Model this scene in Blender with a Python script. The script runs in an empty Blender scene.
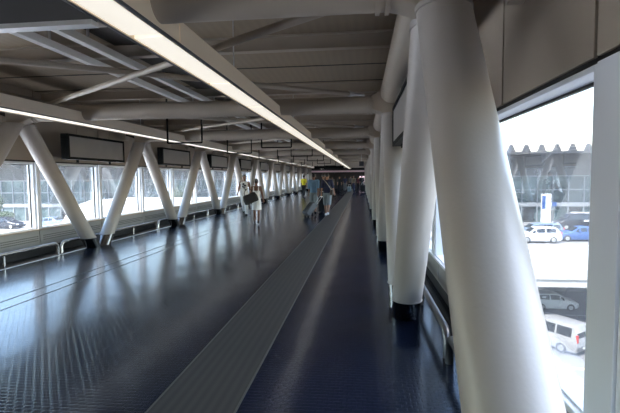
import bpy, bmesh, math, random
from mathutils import Vector, Matrix
random.seed(7)
SC = bpy.context.scene
COL = SC.collection
PI = math.pi
H = 1.6                      # eye height
XL, XR = -6.29, .49          # axes of the two trusses
S = 4.61                     # truss bay
N0 = .66                     # first floor node
WL, WR = -7.0, 1.05          # window walls
FL, FR = -6.36, .60          # floor edges
CZ = 3.5                     # roof deck
Y0, Y1 = -6.0, 58.0          # ends of the bridge
ZR, ZLOW = -4.7, -10.0       # upper and lower road
ORD = ['zeroth', 'first', 'second', 'third', 'fourth', 'fifth', 'sixth', 'seventh', 'eighth', 'ninth', 'tenth',
       'eleventh', 'twelfth', 'thirteenth', 'fourteenth', 'fifteenth', 'sixteenth', 'seventeenth', 'eighteenth']

# ------------------------------------------------------------------ materials
MATS = {}
def mat(name, col, rough=.5, metal=0., spec=.5, emit=None, noise=0., nscale=8., bump=0., bscale=40., coat=0.):
    m = bpy.data.materials.new(name); m.use_nodes = True
    nt = m.node_tree; b = nt.nodes['Principled BSDF']
    b.inputs['Base Color'].default_value = (*col, 1)
    b.inputs['Roughness'].default_value = rough
    b.inputs['Metallic'].default_value = metal
    b.inputs['Specular IOR Level'].default_value = spec
    b.inputs['Coat Weight'].default_value = coat
    if emit:
        b.inputs['Emission Color'].default_value = (*emit[0], 1); b.inputs['Emission Strength'].default_value = emit[1]
    tc = nt.nodes.new('ShaderNodeTexCoord')
    if noise:
        n = nt.nodes.new('ShaderNodeTexNoise'); n.inputs['Scale'].default_value = nscale; n.inputs['Detail'].default_value = 4
        nt.links.new(tc.outputs['Object'], n.inputs['Vector'])
        r = nt.nodes.new('ShaderNodeMapRange')
        r.inputs['To Min'].default_value = 1 - noise; r.inputs['To Max'].default_value = 1 + noise
        nt.links.new(n.outputs['Fac'], r.inputs['Value'])
        x = nt.nodes.new('ShaderNodeMix'); x.data_type = 'RGBA'; x.blend_type = 'MULTIPLY'; x.inputs[0].default_value = 1
        x.inputs[6].default_value = (*col, 1)
        nt.links.new(r.outputs['Result'], x.inputs[7]); nt.links.new(x.outputs[2], b.inputs['Base Color'])
    if bump:
        n = nt.nodes.new('ShaderNodeTexNoise'); n.inputs['Scale'].default_value = bscale; n.inputs['Detail'].default_value = 3
        nt.links.new(tc.outputs['Object'], n.inputs['Vector'])
        bp = nt.nodes.new('ShaderNodeBump'); bp.inputs['Strength'].default_value = bump; bp.inputs['Distance'].default_value = .01
        nt.links.new(n.outputs['Fac'], bp.inputs['Height']); nt.links.new(bp.outputs['Normal'], b.inputs['Normal'])
    MATS[name] = m
    return m

def rubber():
    m = mat('studded_navy_rubber', (.0045, .0075, .0185), .18, spec=.45)
    m.node_tree.nodes['Principled BSDF'].inputs['Specular Tint'].default_value = (.42, .68, 1, 1)  # blue tint paints the sky's colour into the floor reflections
    nt = m.node_tree; b = nt.nodes['Principled BSDF']; L = nt.links.new
    tc = nt.nodes.new('ShaderNodeTexCoord')
    br = nt.nodes.new('ShaderNodeTexBrick'); br.inputs['Scale'].default_value = 1.0
    br.inputs['Brick Width'].default_value = .07; br.inputs['Row Height'].default_value = .045
    br.inputs['Mortar Size'].default_value = .007; br.inputs['Mortar Smooth'].default_value = .6
    L(tc.outputs['Object'], br.inputs['Vector'])
    n = nt.nodes.new('ShaderNodeTexNoise'); n.inputs['Scale'].default_value = 1.3; n.inputs['Detail'].default_value = 2
    mp = nt.nodes.new('ShaderNodeMapping'); mp.inputs['Scale'].default_value = (1.0, .8, 1)
    L(tc.outputs['Object'], mp.inputs['Vector']); L(mp.outputs['Vector'], n.inputs['Vector'])
    b1 = nt.nodes.new('ShaderNodeBump'); b1.inputs['Strength'].default_value = .6; b1.inputs['Distance'].default_value = .012
    L(n.outputs['Fac'], b1.inputs['Height'])
    b2 = nt.nodes.new('ShaderNodeBump'); b2.inputs['Strength'].default_value = .3; b2.inputs['Distance'].default_value = .0022
    b2.invert = True
    cx = nt.nodes.new('ShaderNodeMix'); cx.data_type = 'RGBA'; cx.inputs[6].default_value = (.0075, .0125, .032, 1); cx.inputs[7].default_value = (.0012, .002, .005, 1)
    L(br.outputs['Fac'], cx.inputs[0]); L(cx.outputs[2], b.inputs['Base Color'])
    L(br.outputs['Fac'], b2.inputs['Height']); L(b1.outputs['Normal'], b2.inputs['Normal'])
    L(b2.outputs['Normal'], b.inputs['Normal'])
    n2 = nt.nodes.new('ShaderNodeTexNoise'); n2.inputs['Scale'].default_value = .9; n2.inputs['Detail'].default_value = 5
    L(tc.outputs['Object'], n2.inputs['Vector'])
    r = nt.nodes.new('ShaderNodeMapRange'); r.inputs['To Min'].default_value = .13; r.inputs['To Max'].default_value = .20
    L(n2.outputs['Fac'], r.inputs['Value']); L(r.outputs['Result'], b.inputs['Roughness'])
    return m

def ribbed(name, c1, c2, period, rough, axis='X', bump=.3):
    m = mat(name, c1, rough)
    nt = m.node_tree; b = nt.nodes['Principled BSDF']; L = nt.links.new
    tc = nt.nodes.new('ShaderNodeTexCoord')
    w = nt.nodes.new('ShaderNodeTexWave'); w.wave_type = 'BANDS'; w.bands_direction = axis
    w.inputs['Scale'].default_value = 2 * PI / 20 / period
    L(tc.outputs['Object'], w.inputs['Vector'])
    x = nt.nodes.new('ShaderNodeMix'); x.data_type = 'RGBA'
    x.inputs[6].default_value = (*c1, 1); x.inputs[7].default_value = (*c2, 1)
    L(w.outputs['Fac'], x.inputs[0]); L(x.outputs[2], b.inputs['Base Color'])
    bp = nt.nodes.new('ShaderNodeBump'); bp.inputs['Strength'].default_value = bump; bp.inputs['Distance'].default_value = .004
    L(w.outputs['Fac'], bp.inputs['Height']); L(bp.outputs['Normal'], b.inputs['Normal'])
    return m

def glass(name, tint, veil, refl):
    m = bpy.data.materials.new(name); m.use_nodes = True
    nt = m.node_tree; nt.nodes.clear(); L = nt.links.new
    o = nt.nodes.new('ShaderNodeOutputMaterial')
    t = nt.nodes.new('ShaderNodeBsdfTransparent'); t.inputs['Color'].default_value = (*tint, 1)
    g = nt.nodes.new('ShaderNodeBsdfGlossy'); g.inputs['Roughness'].default_value = .01
    lw = nt.nodes.new('ShaderNodeLayerWeight'); lw.inputs['Blend'].default_value = .2
    mu = nt.nodes.new('ShaderNodeMath'); mu.operation = 'MULTIPLY'; mu.inputs[1].default_value = refl
    L(lw.outputs['Fresnel'], mu.inputs[0])
    a = nt.nodes.new('ShaderNodeMixShader'); L(mu.outputs[0], a.inputs[0]); L(t.outputs[0], a.inputs[1]); L(g.outputs[0], a.inputs[2])
    d = nt.nodes.new('ShaderNodeBsdfTranslucent'); d.inputs['Color'].default_value = (.9, .93, 1, 1)
    tc = nt.nodes.new('ShaderNodeTexCoord'); n = nt.nodes.new('ShaderNodeTexNoise'); n.inputs['Scale'].default_value = 1.6; n.inputs['Detail'].default_value = 6
    L(tc.outputs['Object'], n.inputs['Vector'])
    r = nt.nodes.new('ShaderNodeMapRange'); r.inputs['From Min'].default_value = .3; r.inputs['From Max'].default_value = .75
    r.inputs['To Min'].default_value = veil * .6; r.inputs['To Max'].default_value = veil * 1.6
    L(n.outputs['Fac'], r.inputs['Value'])
    c = nt.nodes.new('ShaderNodeMixShader'); L(r.outputs['Result'], c.inputs[0]); L(a.outputs[0], c.inputs[1]); L(d.outputs[0], c.inputs[2])
    L(c.outputs[0], o.inputs['Surface'])
    MATS[name] = m
    return m

def facade_glass():
    m = mat('terminal_glass', (.05, .09, .1), .25, spec=.25)
    nt = m.node_tree; b = nt.nodes['Principled BSDF']; L = nt.links.new
    tc = nt.nodes.new('ShaderNodeTexCoord'); mp = nt.nodes.new('ShaderNodeMapping'); mp.inputs['Scale'].default_value = (.5, .5, .52)
    v = nt.nodes.new('ShaderNodeTexVoronoi'); v.inputs['Scale'].default_value = 1.0
    L(tc.outputs['Object'], mp.inputs['Vector']); L(mp.outputs['Vector'], v.inputs['Vector'])
    cr = nt.nodes.new('ShaderNodeValToRGB')
    cr.color_ramp.elements[0].color = (.014, .032, .036, 1); cr.color_ramp.elements[1].color = (.11, .15, .15, 1)
    sp = nt.nodes.new('ShaderNodeSeparateColor'); L(v.outputs['Color'], sp.inputs[0]); L(sp.outputs[0], cr.inputs[0])
    L(cr.outputs[0], b.inputs['Base Color'])
    return m

M = {}
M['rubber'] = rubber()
M['mat'] = ribbed('ribbed_walkway_mat', (.050, .049, .045), (.030, .030, .029), .075, .5, 'X')
M['matedge'] = mat('mat_edge_metal', (.14, .14, .13), .35, .6)
M['seam'] = mat('floor_seam', (.035, .032, .03), .4)
M['white'] = mat('white_paint', (.41, .382, .357), .38, noise=.05, nscale=5, bump=.06, bscale=60)
M['beam'] = mat('grey_white_paint', (.44, .38, .31), .42, noise=.08, nscale=3)
M['deck'] = ribbed('ribbed_roof_deck', (.35, .28, .20), (.325, .26, .19), .12, .6, 'X', .08)
M['darkdeck'] = mat('dark_roof_slot', (.035, .028, .022), .7)
M['gap'] = mat('black_gasket', (.008, .008, .008), .6)
M['panel'] = mat('wall_panel', (.36, .305, .245), .5, noise=.05, nscale=1.5)
M['low'] = mat('low_wall_panel', (.34, .335, .32), .4, noise=.06, nscale=3)
M['gutter'] = mat('dark_gutter', (.012, .012, .013), .6)
M['steel'] = mat('stainless_steel', (.50, .48, .45), .24, 1.0)
M['steeldark'] = mat('dull_steel', (.16, .155, .15), .38, 1.0)
M['galv'] = mat('galvanised_steel', (.62, .62, .62), .4, .7)
M['cuff'] = mat('polished_cuff', (.20, .195, .19), .18, 1.0)
M['frame'] = mat('window_frame_paint', (.80, .84, .90), .35)
M['frame2'] = mat('grey_frame_paint', (.36, .35, .34), .4)
M['black'] = mat('black_paint', (.005, .006, .006), .6, spec=.1)
M['face'] = mat('grey_display_sheet', (.28, .27, .26), .35, noise=.12, nscale=3, bump=.25, bscale=2.2)
M['housing'] = mat('lamp_housing_paint', (.85, .72, .54), .5)
M['housing2'] = mat('pale_lamp_housing', (.80, .70, .57), .5)
M['diff'] = mat('lamp_diffuser', (.8, .8, .76), .5, emit=((1.0, .92, .78), .27))
M['grey'] = mat('grey_sheet', (.075, .075, .08), .5)
M['glass'] = glass('window_glass', (.97, .985, 1), .016, .6)
M['concrete'] = mat('pale_concrete', (.40, .39, .375), .8, noise=.08, nscale=.6)
M['bright'] = mat('bright_paving', (.78, .75, .71), .8, noise=.06, nscale=.6)
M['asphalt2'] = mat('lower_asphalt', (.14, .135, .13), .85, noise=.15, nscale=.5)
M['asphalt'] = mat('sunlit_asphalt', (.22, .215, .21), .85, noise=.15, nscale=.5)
M['darkconc_and_shade'] = mat('dark_concrete_and_shade', (.10, .11, .11), .85, noise=.2, nscale=.4)  # concrete under the deck, also the painted shade on the lower road
M['wcladd'] = mat('terminal_white_metal', (.22, .23, .24), .5)
M['band'] = mat('terminal_grey_band', (.06, .058, .055), .7, noise=.25, nscale=.35)
M['roofm'] = mat('terminal_roof_metal', (.055, .056, .06), .6)
M['tray'] = mat('tray_paint', (.86, .85, .83), .5)
M['tglass'] = facade_glass()
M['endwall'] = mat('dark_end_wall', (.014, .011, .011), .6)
M['pink'] = mat('pale_pink_trim', (.75, .55, .58), .5)
M['pinkglow'] = mat('glowing_pink_panel', (.8, .6, .65), .5, emit=((1, .70, .80), .3))
M['tyre'] = mat('tyre_rubber', (.012, .012, .012), .8)
M['alloy'] = mat('wheel_alloy', (.5, .5, .5), .3, .9)
M['carglass'] = mat('car_glass', (.02, .024, .028), .06, spec=.8)
M['redlamp'] = mat('red_lamp_plastic', (.45, .03, .03), .25)
M['clearlamp'] = mat('clear_lamp_plastic', (.7, .7, .7), .15)
M['leaf'] = mat('leaf_green', (.055, .085, .04), .6, noise=.3, nscale=2)
M['bark'] = mat('bark', (.10, .075, .05), .8)
M['yellowline'] = mat('yellow_road_paint', (.75, .52, .12), .7)
M['blue_sign'] = mat('blue_sign_paint', (.02, .07, .22), .5)
M['red_sticker'] = mat('red_sticker_paint', (.6, .06, .08), .5)
for n_, c_ in dict(car_white=(.72, .72, .72), car_blue=(.045, .10, .26), car_black=(.008, .010, .018), car_grey=(.16, .21, .28), car_silver=(.30, .30, .30), car_red=(.35, .04, .04)).items():
    M[n_] = mat(n_ + '_paint', c_, .3, .0, coat=.0 if n_ == 'car_black' else .5, spec=.3)
SKIN = mat('skin_tan', (.30, .155, .095), .55); SKIN2 = mat('skin_brown', (.20, .10, .065), .55)
HAIR = mat('dark_hair', (.012, .009, .008), .5); EYE = mat('eye_dark', (.02, .015, .012), .2)
def cloth(name, c): return mat(name, c, .85, noise=.12, nscale=20, bump=.15, bscale=30)

# ------------------------------------------------------------------ mesh helpers
def box(bm, x0, x1, y0, y1, z0, z1, rot=None, piv=None):
    v = [bm.verts.new((x, y, z)) for x in (x0, x1) for y in (y0, y1) for z in (z0, z1)]
    for f in ((0, 1, 3, 2), (4, 6, 7, 5), (0, 4, 5, 1), (2, 3, 7, 6), (0, 2, 6, 4), (1, 5, 7, 3)):
        bm.faces.new([v[i] for i in f])
    if rot is not None:
        bmesh.ops.rotate(bm, verts=v, cent=piv or (0, 0, 0), matrix=rot)
    return v

def ring(bm, c, ax, bx, ra, rb, n):
    return [bm.verts.new(c + ax * (ra * math.cos(2 * PI * i / n)) + bx * (rb * math.sin(2 * PI * i / n))) for i in range(n)]

def skin_rings(bm, rs, cap=True):
    for a, b in zip(rs, rs[1:]):
        n = len(a)
        for i in range(n):
            bm.faces.new((a[i], a[(i + 1) % n], b[(i + 1) % n], b[i]))
    if cap:
        bm.faces.new(rs[0][::-1]); bm.faces.new(rs[-1])

def tube(bm, pts, r, n=16, cap=True):
    pts = [Vector(p) for p in pts]; rs = []
    t0 = (pts[1] - pts[0]).normalized()
    ref = Vector((0, 0, 1)) if abs(t0.z) < .9 else Vector((0, 1, 0))
    for i, p in enumerate(pts):
        t = ((pts[min(i + 1, len(pts) - 1)] - pts[max(i - 1, 0)])).normalized()
        a = t.cross(ref).normalized(); b = a.cross(t).normalized()
        rad = r[i] if isinstance(r, (list, tuple)) else r
        rs.append(ring(bm, p, a, b, rad, rad, n))
    skin_rings(bm, rs, cap)

def zstack(bm, levels, n=24):            # levels: (cx, cy, z, rx, ry), horizontal rings
    X, Y = Vector((1, 0, 0)), Vector((0, 1, 0))
    skin_rings(bm, [ring(bm, Vector(l[:3]), X, Y, l[3], l[4], n) for l in levels])

def prism(bm, poly, axis, a, b):         # poly in the two other axes, extruded along axis
    def P(u, v, w):
        return {'X': (w, u, v), 'Y': (u, w, v), 'Z': (u, v, w)}[axis]
    A = [bm.verts.new(P(u, v, a)) for u, v in poly]; B = [bm.verts.new(P(u, v, b)) for u, v in poly]
    n = len(A)
    for i in range(n):
        bm.faces.new((A[i], A[(i + 1) % n], B[(i + 1) % n], B[i]))
    bm.faces.new(A[::-1]); bm.faces.new(B)

def ball(bm, c, rx, ry=None, rz=None, seg=14, m=None):
    ry = ry or rx; rz = rz or rx
    mm = Matrix.Translation(Vector(c)) @ (m or Matrix()) @ Matrix.Diagonal((rx, ry, rz, 1))
    bmesh.ops.create_uvsphere(bm, u_segments=seg, v_segments=max(6, seg * 2 // 3), radius=1, matrix=mm)

def obj(name, bm, m, parent=None, smooth=False, bevel=0., loc=None):
    bmesh.ops.recalc_face_normals(bm, faces=bm.faces)
    me = bpy.data.meshes.new(name); bm.to_mesh(me); bm.free()
    me.materials.append(m)
    if smooth:
        for p in me.polygons: p.use_smooth = True
        try: me.set_sharp_from_angle(angle=math.radians(38))
        except Exception: pass
    o = bpy.data.objects.new(name, me); COL.objects.link(o)
    if bevel:
        b = o.modifiers.new('bevel', 'BEVEL'); b.width = bevel; b.segments = 2; b.limit_method = 'ANGLE'
    if parent: o.parent = parent
    if loc: o.location = loc
    return o

def new(): return bmesh.new()
def tag(o, label, cat, group=None, kind=None):
    o['label'] = label; o['category'] = cat
    if group: o['group'] = group
    if kind: o['kind'] = kind
    return o
def struct(o): o['kind'] = 'structure'; return o
def empty(name, loc, rz=0.):
    o = bpy.data.objects.new(name, None); COL.objects.link(o); o.location = loc; o.rotation_euler = (0, 0, rz); o.empty_display_size = .1
    return o
def copy_thing(o, loc, label):
    c = o.copy(); COL.objects.link(c); c.location = loc; c['label'] = label
    for ch in list(o.children):
        d = ch.copy(); COL.objects.link(d); d.parent = c
        for g in list(ch.children):
            e = g.copy(); COL.objects.link(e); e.parent = d
    return c

# ------------------------------------------------------------------ floor
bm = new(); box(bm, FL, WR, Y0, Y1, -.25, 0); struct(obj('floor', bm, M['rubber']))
bm = new(); box(bm, -1.46, -.87, Y0, Y1, .001, .005); struct(obj('floor_walkway_mat', bm, M['mat']))
bm = new()
for x in (-1.475, -.87): box(bm, x, x + .015, Y0, Y1, .001, .007)
struct(obj('trim_1', bm, M['matedge']))
bm = new()
for x in (-4.42, -4.72): box(bm, x, x + .025, Y0, Y1, .0005, .003)
struct(obj('trim_2', bm, M['seam']))
bm = new(); box(bm, FL - .03, FL, Y0, Y1, -.2, .008); struct(obj('trim_3', bm, M['frame']))
bm = new()
box(bm, WL, FL - .03, Y0, Y1, -.25, -.045);
struct(obj('floor_gutter', bm, M['gutter']))

# ------------------------------------------------------------------ walls: low sill walls, upper panels
LS, LT = .53, 1.98           # left window sill and head
RS, RT = .45, 2.11
WY0 = 8.86 - 2.305 * 6       # a left mullion
bm = new(); box(bm, WL - .25, WL - .02, Y0, Y1, -.25, LS - .03); struct(obj('wall_left', bm, M['gap']))
bm = new(); box(bm, WR + .02, WR + .16, Y0, Y1, -.25, RS - .03); struct(obj('wall_right', bm, M['gap']))
nW = 27
def lowpanels(name, x0, x1, top, ys):
    bm = new()
    for a, b in zip(ys, ys[1:]): box(bm, x0, x1, a + .012, b - .012, .13, top - .04)
    return struct(obj(name, bm, M['low'], bevel=.004))
ysL = [WY0 + 2.305 * i for i in range(nW)] + [Y1]
ysR = [2.18 + 1.337 * i for i in range(-6, 42)]
lowpanels('baseboard_left', WL - .02, WL, LS, ysL)
lowpanels('baseboard_right', WR, WR + .02, RS, ysR)
bm = new(); box(bm, WL - .25, WL + .05, Y0, Y1, LS - .035, LS); struct(obj('trim_4', bm, M['panel'], bevel=.006))
bm = new(); box(bm, WR - .03, WR + .165, Y0, Y1, RS - .035, RS); struct(obj('trim_5', bm, M['frame'], bevel=.006))
def uppanels(name, x0, x1, z0, ys):
    bm = new()
    for a, b in zip(ys, ys[1:]): box(bm, x0, x1, a + .014, b - .014, z0, CZ)
    return struct(obj(name, bm, M['panel'], bevel=.003))
uppanels('wall_left_upper', WL - .02, WL, LT + .03, ysL)
uppanels('wall_right_upper', WR, WR + .02, RT + .02, ysR)
bm = new(); box(bm, WL - .25, WL - .02, Y0, Y1, LT, CZ); struct(obj('wall_left_backing', bm, M['gap']))
bm = new(); box(bm, WR + .02, WR + .25, Y0, Y1, RT, CZ); struct(obj('wall_right_backing', bm, M['gap']))
# perforated vents in the low left wall
vent = None
for i in range(5, 20):
    a, b = ysL[i], ysL[i + 1]
    nm = f'perforated vent strip in the low wall across the walkway, {ORD[i-4]} from the camera'
    if vent is None:
        vent = empty('air_vent', (WL, a, 0)); tag(vent, nm, 'vent', 'perforated vents in the low wall')
        bm = new(); box(bm, .0, .004, .06, 2.245, .255, .395); obj('plate', bm, M['low'], vent)
        for r_ in range(3):
            bm = new()
            for k in range(40): box(bm, .002, .006, .1 + k * .054, .135 + k * .054, .27 + r_ * .045, .288 + r_ * .045)
            obj('slot_pattern', bm, M['gap'], vent)
    else: copy_thing(vent, (WL, a, 0), nm)

# windows
wid = [0]
def window(side, a, b):
    wid[0] += 1
    if side == 'L': xi, xo, z0, z1, fw, bb, tb = WL - .16, WL - .02, LS, LT, .035, .03, .05
    else: xi, xo, z0, z1, fw, bb, tb = WR + .005, WR + .16, RS, RT - .01, .05, .012, .03
    root = struct(empty(f'window_{wid[0]}', ((xi + xo) / 2, (a + b) / 2, z0)))
    c = Vector(root.location)
    bm = new()
    box(bm, xi, xo, a, a + fw, z0, z1); box(bm, xi, xo, b - fw, b, z0, z1)
    box(bm, xi, xo, a + fw, b - fw, z0, z0 + bb); box(bm, xi, xo, a + fw, b - fw, z1 - tb, z1)
    bmesh.ops.translate(bm, verts=bm.verts, vec=-c)
    obj('window_frame', bm, M['frame'], root, bevel=.004)
    bm = new(); g = (xo - .02) if side == 'R' else (xi + .05)
    e = .012
    for (y0_, y1_, z0_, z1_) in ((a + fw, a + fw + e, z0 + bb, z1 - tb), (b - fw - e, b - fw, z0 + bb, z1 - tb), (a + fw, b - fw, z1 - tb - .015, z1 - tb)):
        box(bm, g - .014, g + .014, y0_, y1_, z0_, z1_)
    bmesh.ops.translate(bm, verts=bm.verts, vec=-c)
    obj('gasket', bm, M['gap'], root)
    bm = new(); box(bm, g - .004, g + .004, a + fw, b - fw, z0 + bb, z1 - tb)
    bmesh.ops.translate(bm, verts=bm.verts, vec=-c)
    obj('pane', bm, M['glass'], root)
posts = new(); postsR = new()
for i in range(nW):
    box(posts, WL - .18, WL + .035, ysL[i] - .055, ysL[i] + .05, LS, LT)
    window('L', ysL[i] + .065, min(ysL[i + 1] - .055, Y1))
struct(obj('trim_7', posts, M['frame'], bevel=.004))
ysRW = [2.075 + 2.305 * i for i in range(-3, 25)]
for a, b in zip(ysRW, ysRW[1:]):
    box(postsR, WR - .01, WR + .2, a - .14, a + .065, RS, RT - .01)
    window('R', a + .072, min(b - .14, Y1))
struct(obj('trim_8', postsR, M['frame'], bevel=.004))

# ------------------------------------------------------------------ roof deck
bm = new()
y = 6.40 - 1.265 * 9
while y < Y1:
    box(bm, WL - .25, WR + .25, y + .02, min(y + 1.245, Y1), CZ, CZ + .06); y += 1.265
struct(obj('ceiling', bm, M['deck']))
bm = new(); y = 6.40 - 1.265 * 9
while y < Y1:
    box(bm, WL, WR, y - .02, y + .02, CZ - .006, CZ + .03); y += 1.265
struct(obj('ceiling_joints', bm, M['gap']))
bm = new(); box(bm, WL - .3, WR + .3, Y0, Y1, CZ + .06, CZ + .3); struct(obj('ceiling_backing', bm, M['gap']))
bm = new(); box(bm, -3.45, -2.65, Y0, Y1, CZ - .03, CZ + .0); struct(obj('ceiling_slot', bm, M['darkdeck']))
bm = new()
box(bm, WL - .3, WR + .3, Y0 - .1, Y0, -.25, CZ + .3); struct(obj('wall_back', bm, M['panel']))
purl = None
for k in range(0, 13):
    for d, w in ((1.55, .12), (3.05, .12)):
        yy = 2.96 + S * (k - 1) + d
        i = 2 * k + (d > 2) + 1
        if yy > Y1 - 1: continue
        if purl is None:
            bm = new(); box(bm, WL, WR, -.06, .06, CZ - .2, CZ - .18); box(bm, WL, WR, -.06, .06, CZ - .02, CZ); box(bm, WL, WR, -.012, .012, CZ - .18, CZ - .02)
            purl = obj('roof_purlin', bm, M['beam'], loc=(0, yy, 0)); tag(purl, '', 'beam', 'roof purlins under the deck'); o = purl
        else: o = copy_thing(purl, (0, yy, 0), '')
        o['label'] = f'grey transverse roof purlin tight under the deck, {"nearer" if d < 2 else "farther"} one of the {ORD[k+1]} roof bay'

# ------------------------------------------------------------------ truss tubes (legs)
ZTOP, RT_ = 2.62, .16
def leg_mesh(sgn, z0, z1, r):            # sgn -1 leans towards the camera going up
    lv = []
    for i in range(7):
        z = z0 + (z1 - z0) * i / 6
        lv.append((0, sgn * (.2 + z / 1.333), z, r, r * 1.2))
    return lv
proto = {}
def leg(side, k, sgn, label):
    x = XL if side == 'L' else XR
    y = N0 + S * k
    if sgn not in proto:
        root = empty('truss_leg', (x, y, 0))
        bm = new(); zstack(bm, leg_mesh(sgn, .25, ZTOP, RT_), 32); obj('tube', bm, M['white'], root, True)
        for q in (.245, ZTOP - .035):
            bm = new(); zstack(bm, leg_mesh(sgn, q, q + (.01 if q < 1 else .04), RT_ + .008), 32); obj('weld_ring', bm, M['white'], root, True)
        bm = new(); zstack(bm, leg_mesh(sgn, .001, .245, RT_ - .004), 32); obj('cuff', bm, M['cuff'], root, True)
        tag(root, label, 'column', 'slanted truss tubes'); proto[sgn] = root
        return root
    return copy_thing(proto[sgn], (x, y, 0), label)
for k in range(0, 13):
    if k > 0: leg('R', k, -1, f'white slanted tube leaning towards the camera, {ORD[k-1]} beyond the big one with a dark cuff' if k > 1 else 'big white tube with a dark cuff, standing just beyond the huge tube')
    if k < 12: leg('R', k, 1, 'huge white slanted tube, the biggest of all, before the view of parked cars' if k == 0 else f'white slanted tube leaning away from the camera, {ORD[k]} behind the huge tube')
for k in range(1, 13):
    if k > 1: leg('L', k, -1, f'white slanted tube, near leg of the {ORD[k-1]} V across the walkway')
    if k < 12: leg('L', k, 1, f'white slanted tube, far leg of the {ORD[k-1]} V across the walkway' if k > 1 else 'white slanted tube cut off by the photo edge, before the first whole V')

# chords
for x, s in ((XL, 'left'), (XR, 'right')):
    bm = new(); tube(bm, [(x, Y0, 2.98), (x, Y1, 2.98)], .185, 28)
    tag(obj('chord_tube', bm, M['beam'], None, True), 'long grey chord tube above the V tubes ' + ('across the walkway' if s == 'left' else 'on the side of the huge tube'), 'beam', None)

# cross tubes with end gussets
cross = None
for k in range(0, 13):
    y = 2.96 + S * k
    if y > Y1 - .5: break
    lab = ('large grey round roof tube crossing the ceiling first, touching the huge tube' if k == 0 else
           f'large grey round tube crossing below the roof, {ORD[k+1]} from the camera')
    if cross is None:
        cross = empty('cross_tube', (0, y, 2.8)); tag(cross, lab, 'beam', 'round tubes crossing the roof')
        bm = new(); tube(bm, [(XL + .3, 0, 0), (XR - .3, 0, 0)], .14, 32); obj('tube', bm, M['beam'], cross, True)
        for sg, xe in ((1, XR), (-1, XL)):
            bm = new()
            bm.free()
            for d in (.40, .34):
                bm = new(); tube(bm, [(xe - sg * d, 0, 0), (xe - sg * (d - .025), 0, 0)], .158, 32); obj('flange', bm, M['beam'], cross, True)
            bm = new()
            st = [(.34, .13, -.12, .13), (.2, .12, -.16, .2), (0.0, .13, -.24, .26), (-.16, .13, -.24, .26)]
            rs = []
            for d, hw, zb, zt in st:
                rs.append([bm.verts.new((xe - sg * d, yy, zz)) for yy, zz in ((-hw, zb + .03), (-hw * .5, zb), (hw * .5, zb), (hw, zb + .03), (hw, zt), (-hw, zt))])
            skin_rings(bm, rs); obj('gusset', bm, M['beam'], cross, True, bevel=.01)
            bm = new(); prism(bm, [(xe + sg * .15, -.06), (xe + sg * .15, .2), (xe + sg * .52, .2), (xe + sg * .52, .06)], 'Y', -.07, .07)
            obj('outrigger', bm, M['darkdeck'], cross, bevel=.006)
            bm = new(); box(bm, xe + sg * .44, xe + sg * .545, -.12, .12, -.10, .24); obj('wall_bracket', bm, M['beam'], cross, bevel=.008)
    else: copy_thing(cross, (0, y, 2.8), lab)

# wind bracing rods, two per bay crossing in plan
rod = {}
for k in range(0, 11):
    for sg in (0, 1):
        y = 2.96 + S * k
        lab = f'grey bracing rod {"from the display boxes to the huge tube side" if sg else "from the huge tube side to the display boxes"}, {ORD[k+1]} roof bay'
        if sg not in rod:
            root = empty('bracing_rod', (0, y, 2.845)); tag(root, lab, 'rod', 'diagonal bracing rods under the roof')
            a, b = (Vector((XR - .45, .22, 0)), Vector((XL + .45, S - .22, 0)))
            if sg: a, b = Vector((XL + .45, .22, .075)), Vector((XR - .45, S - .22, .075))
            d = (b - a).normalized()
            bm = new(); tube(bm, [a + d * .25, b - d * .25], .036, 14); obj('bar', bm, M['beam'], root, True)
            for p, q in ((a, a + d * .3), (b, b - d * .3)):
                bm = new(); tube(bm, [p, p + (q - p) * .5, q], [.02, .02, .05], 12); obj('clevis', bm, M['galv'], root, True)
            rod[sg] = root
        else: copy_thing(rod[sg], (0, y, 2.845), lab)

# ------------------------------------------------------------------ lamps: two continuous runs
def lamp(name, x0, x1, z0, z1, label, hm):
    root = empty(name, ((x0 + x1) / 2, Y0, z0)); tag(root, label, 'light')
    c = Vector(root.location)
    bm = new()
    ys = [3.3 - 4.61 * 2 + 4.61 * i for i in range(15)]
    for a, b in zip([Y0] + ys, ys + [Y1 - .5]):
        if b - a < .05: continue
        box(bm, x0, x0 + .015, a + .007, b - .007, z0, z1); box(bm, x1 - .015, x1, a + .007, b - .007, z0, z1)
        box(bm, x0 + .015, x1 - .015, a + .003, b - .003, z1 - .015, z1)
    bmesh.ops.translate(bm, verts=bm.verts, vec=-c)
    obj('housing', bm, hm, root)
    for e in (x0 - .018, x1 - .004):
        bm = new(); box(bm, e, e + .022, Y0, Y1 - .5, z0 - .004, z0 + .012)
        bmesh.ops.translate(bm, verts=bm.verts, vec=-c); obj('edge_trim', bm, M['grey'], root)
    a = Y0
    y = 3.05 - 1.6 * 5
    while y < Y1 - 1.7:
        bm = new(); box(bm, x0 + .018, x1 - .018, y + .035, y + 1.565, z0 + .006, z0 + .03)
        bmesh.ops.translate(bm, verts=bm.verts, vec=-c); obj('diffuser', bm, M['diff'], root)
        y += 1.6
    y = 5.2
    while y < Y1:
        bm = new(); tube(bm, [((x0 + x1) / 2, y, z1 - .01), ((x0 + x1) / 2, y, CZ)], .008, 8); y += S
        bmesh.ops.translate(bm, verts=bm.verts, vec=-c); obj('hanger_rod', bm, M['galv'], root)
lamp('strip_light', -1.64, -1.37, 2.6, 2.8, 'long glowing strip light in a tan box hung over the middle of the walkway', M['housing'])
lamp('strip_light', -5.22, -4.95, 2.6, 2.80, 'long strip light in a pale box running above the row of display boxes', M['housing2'])

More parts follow.
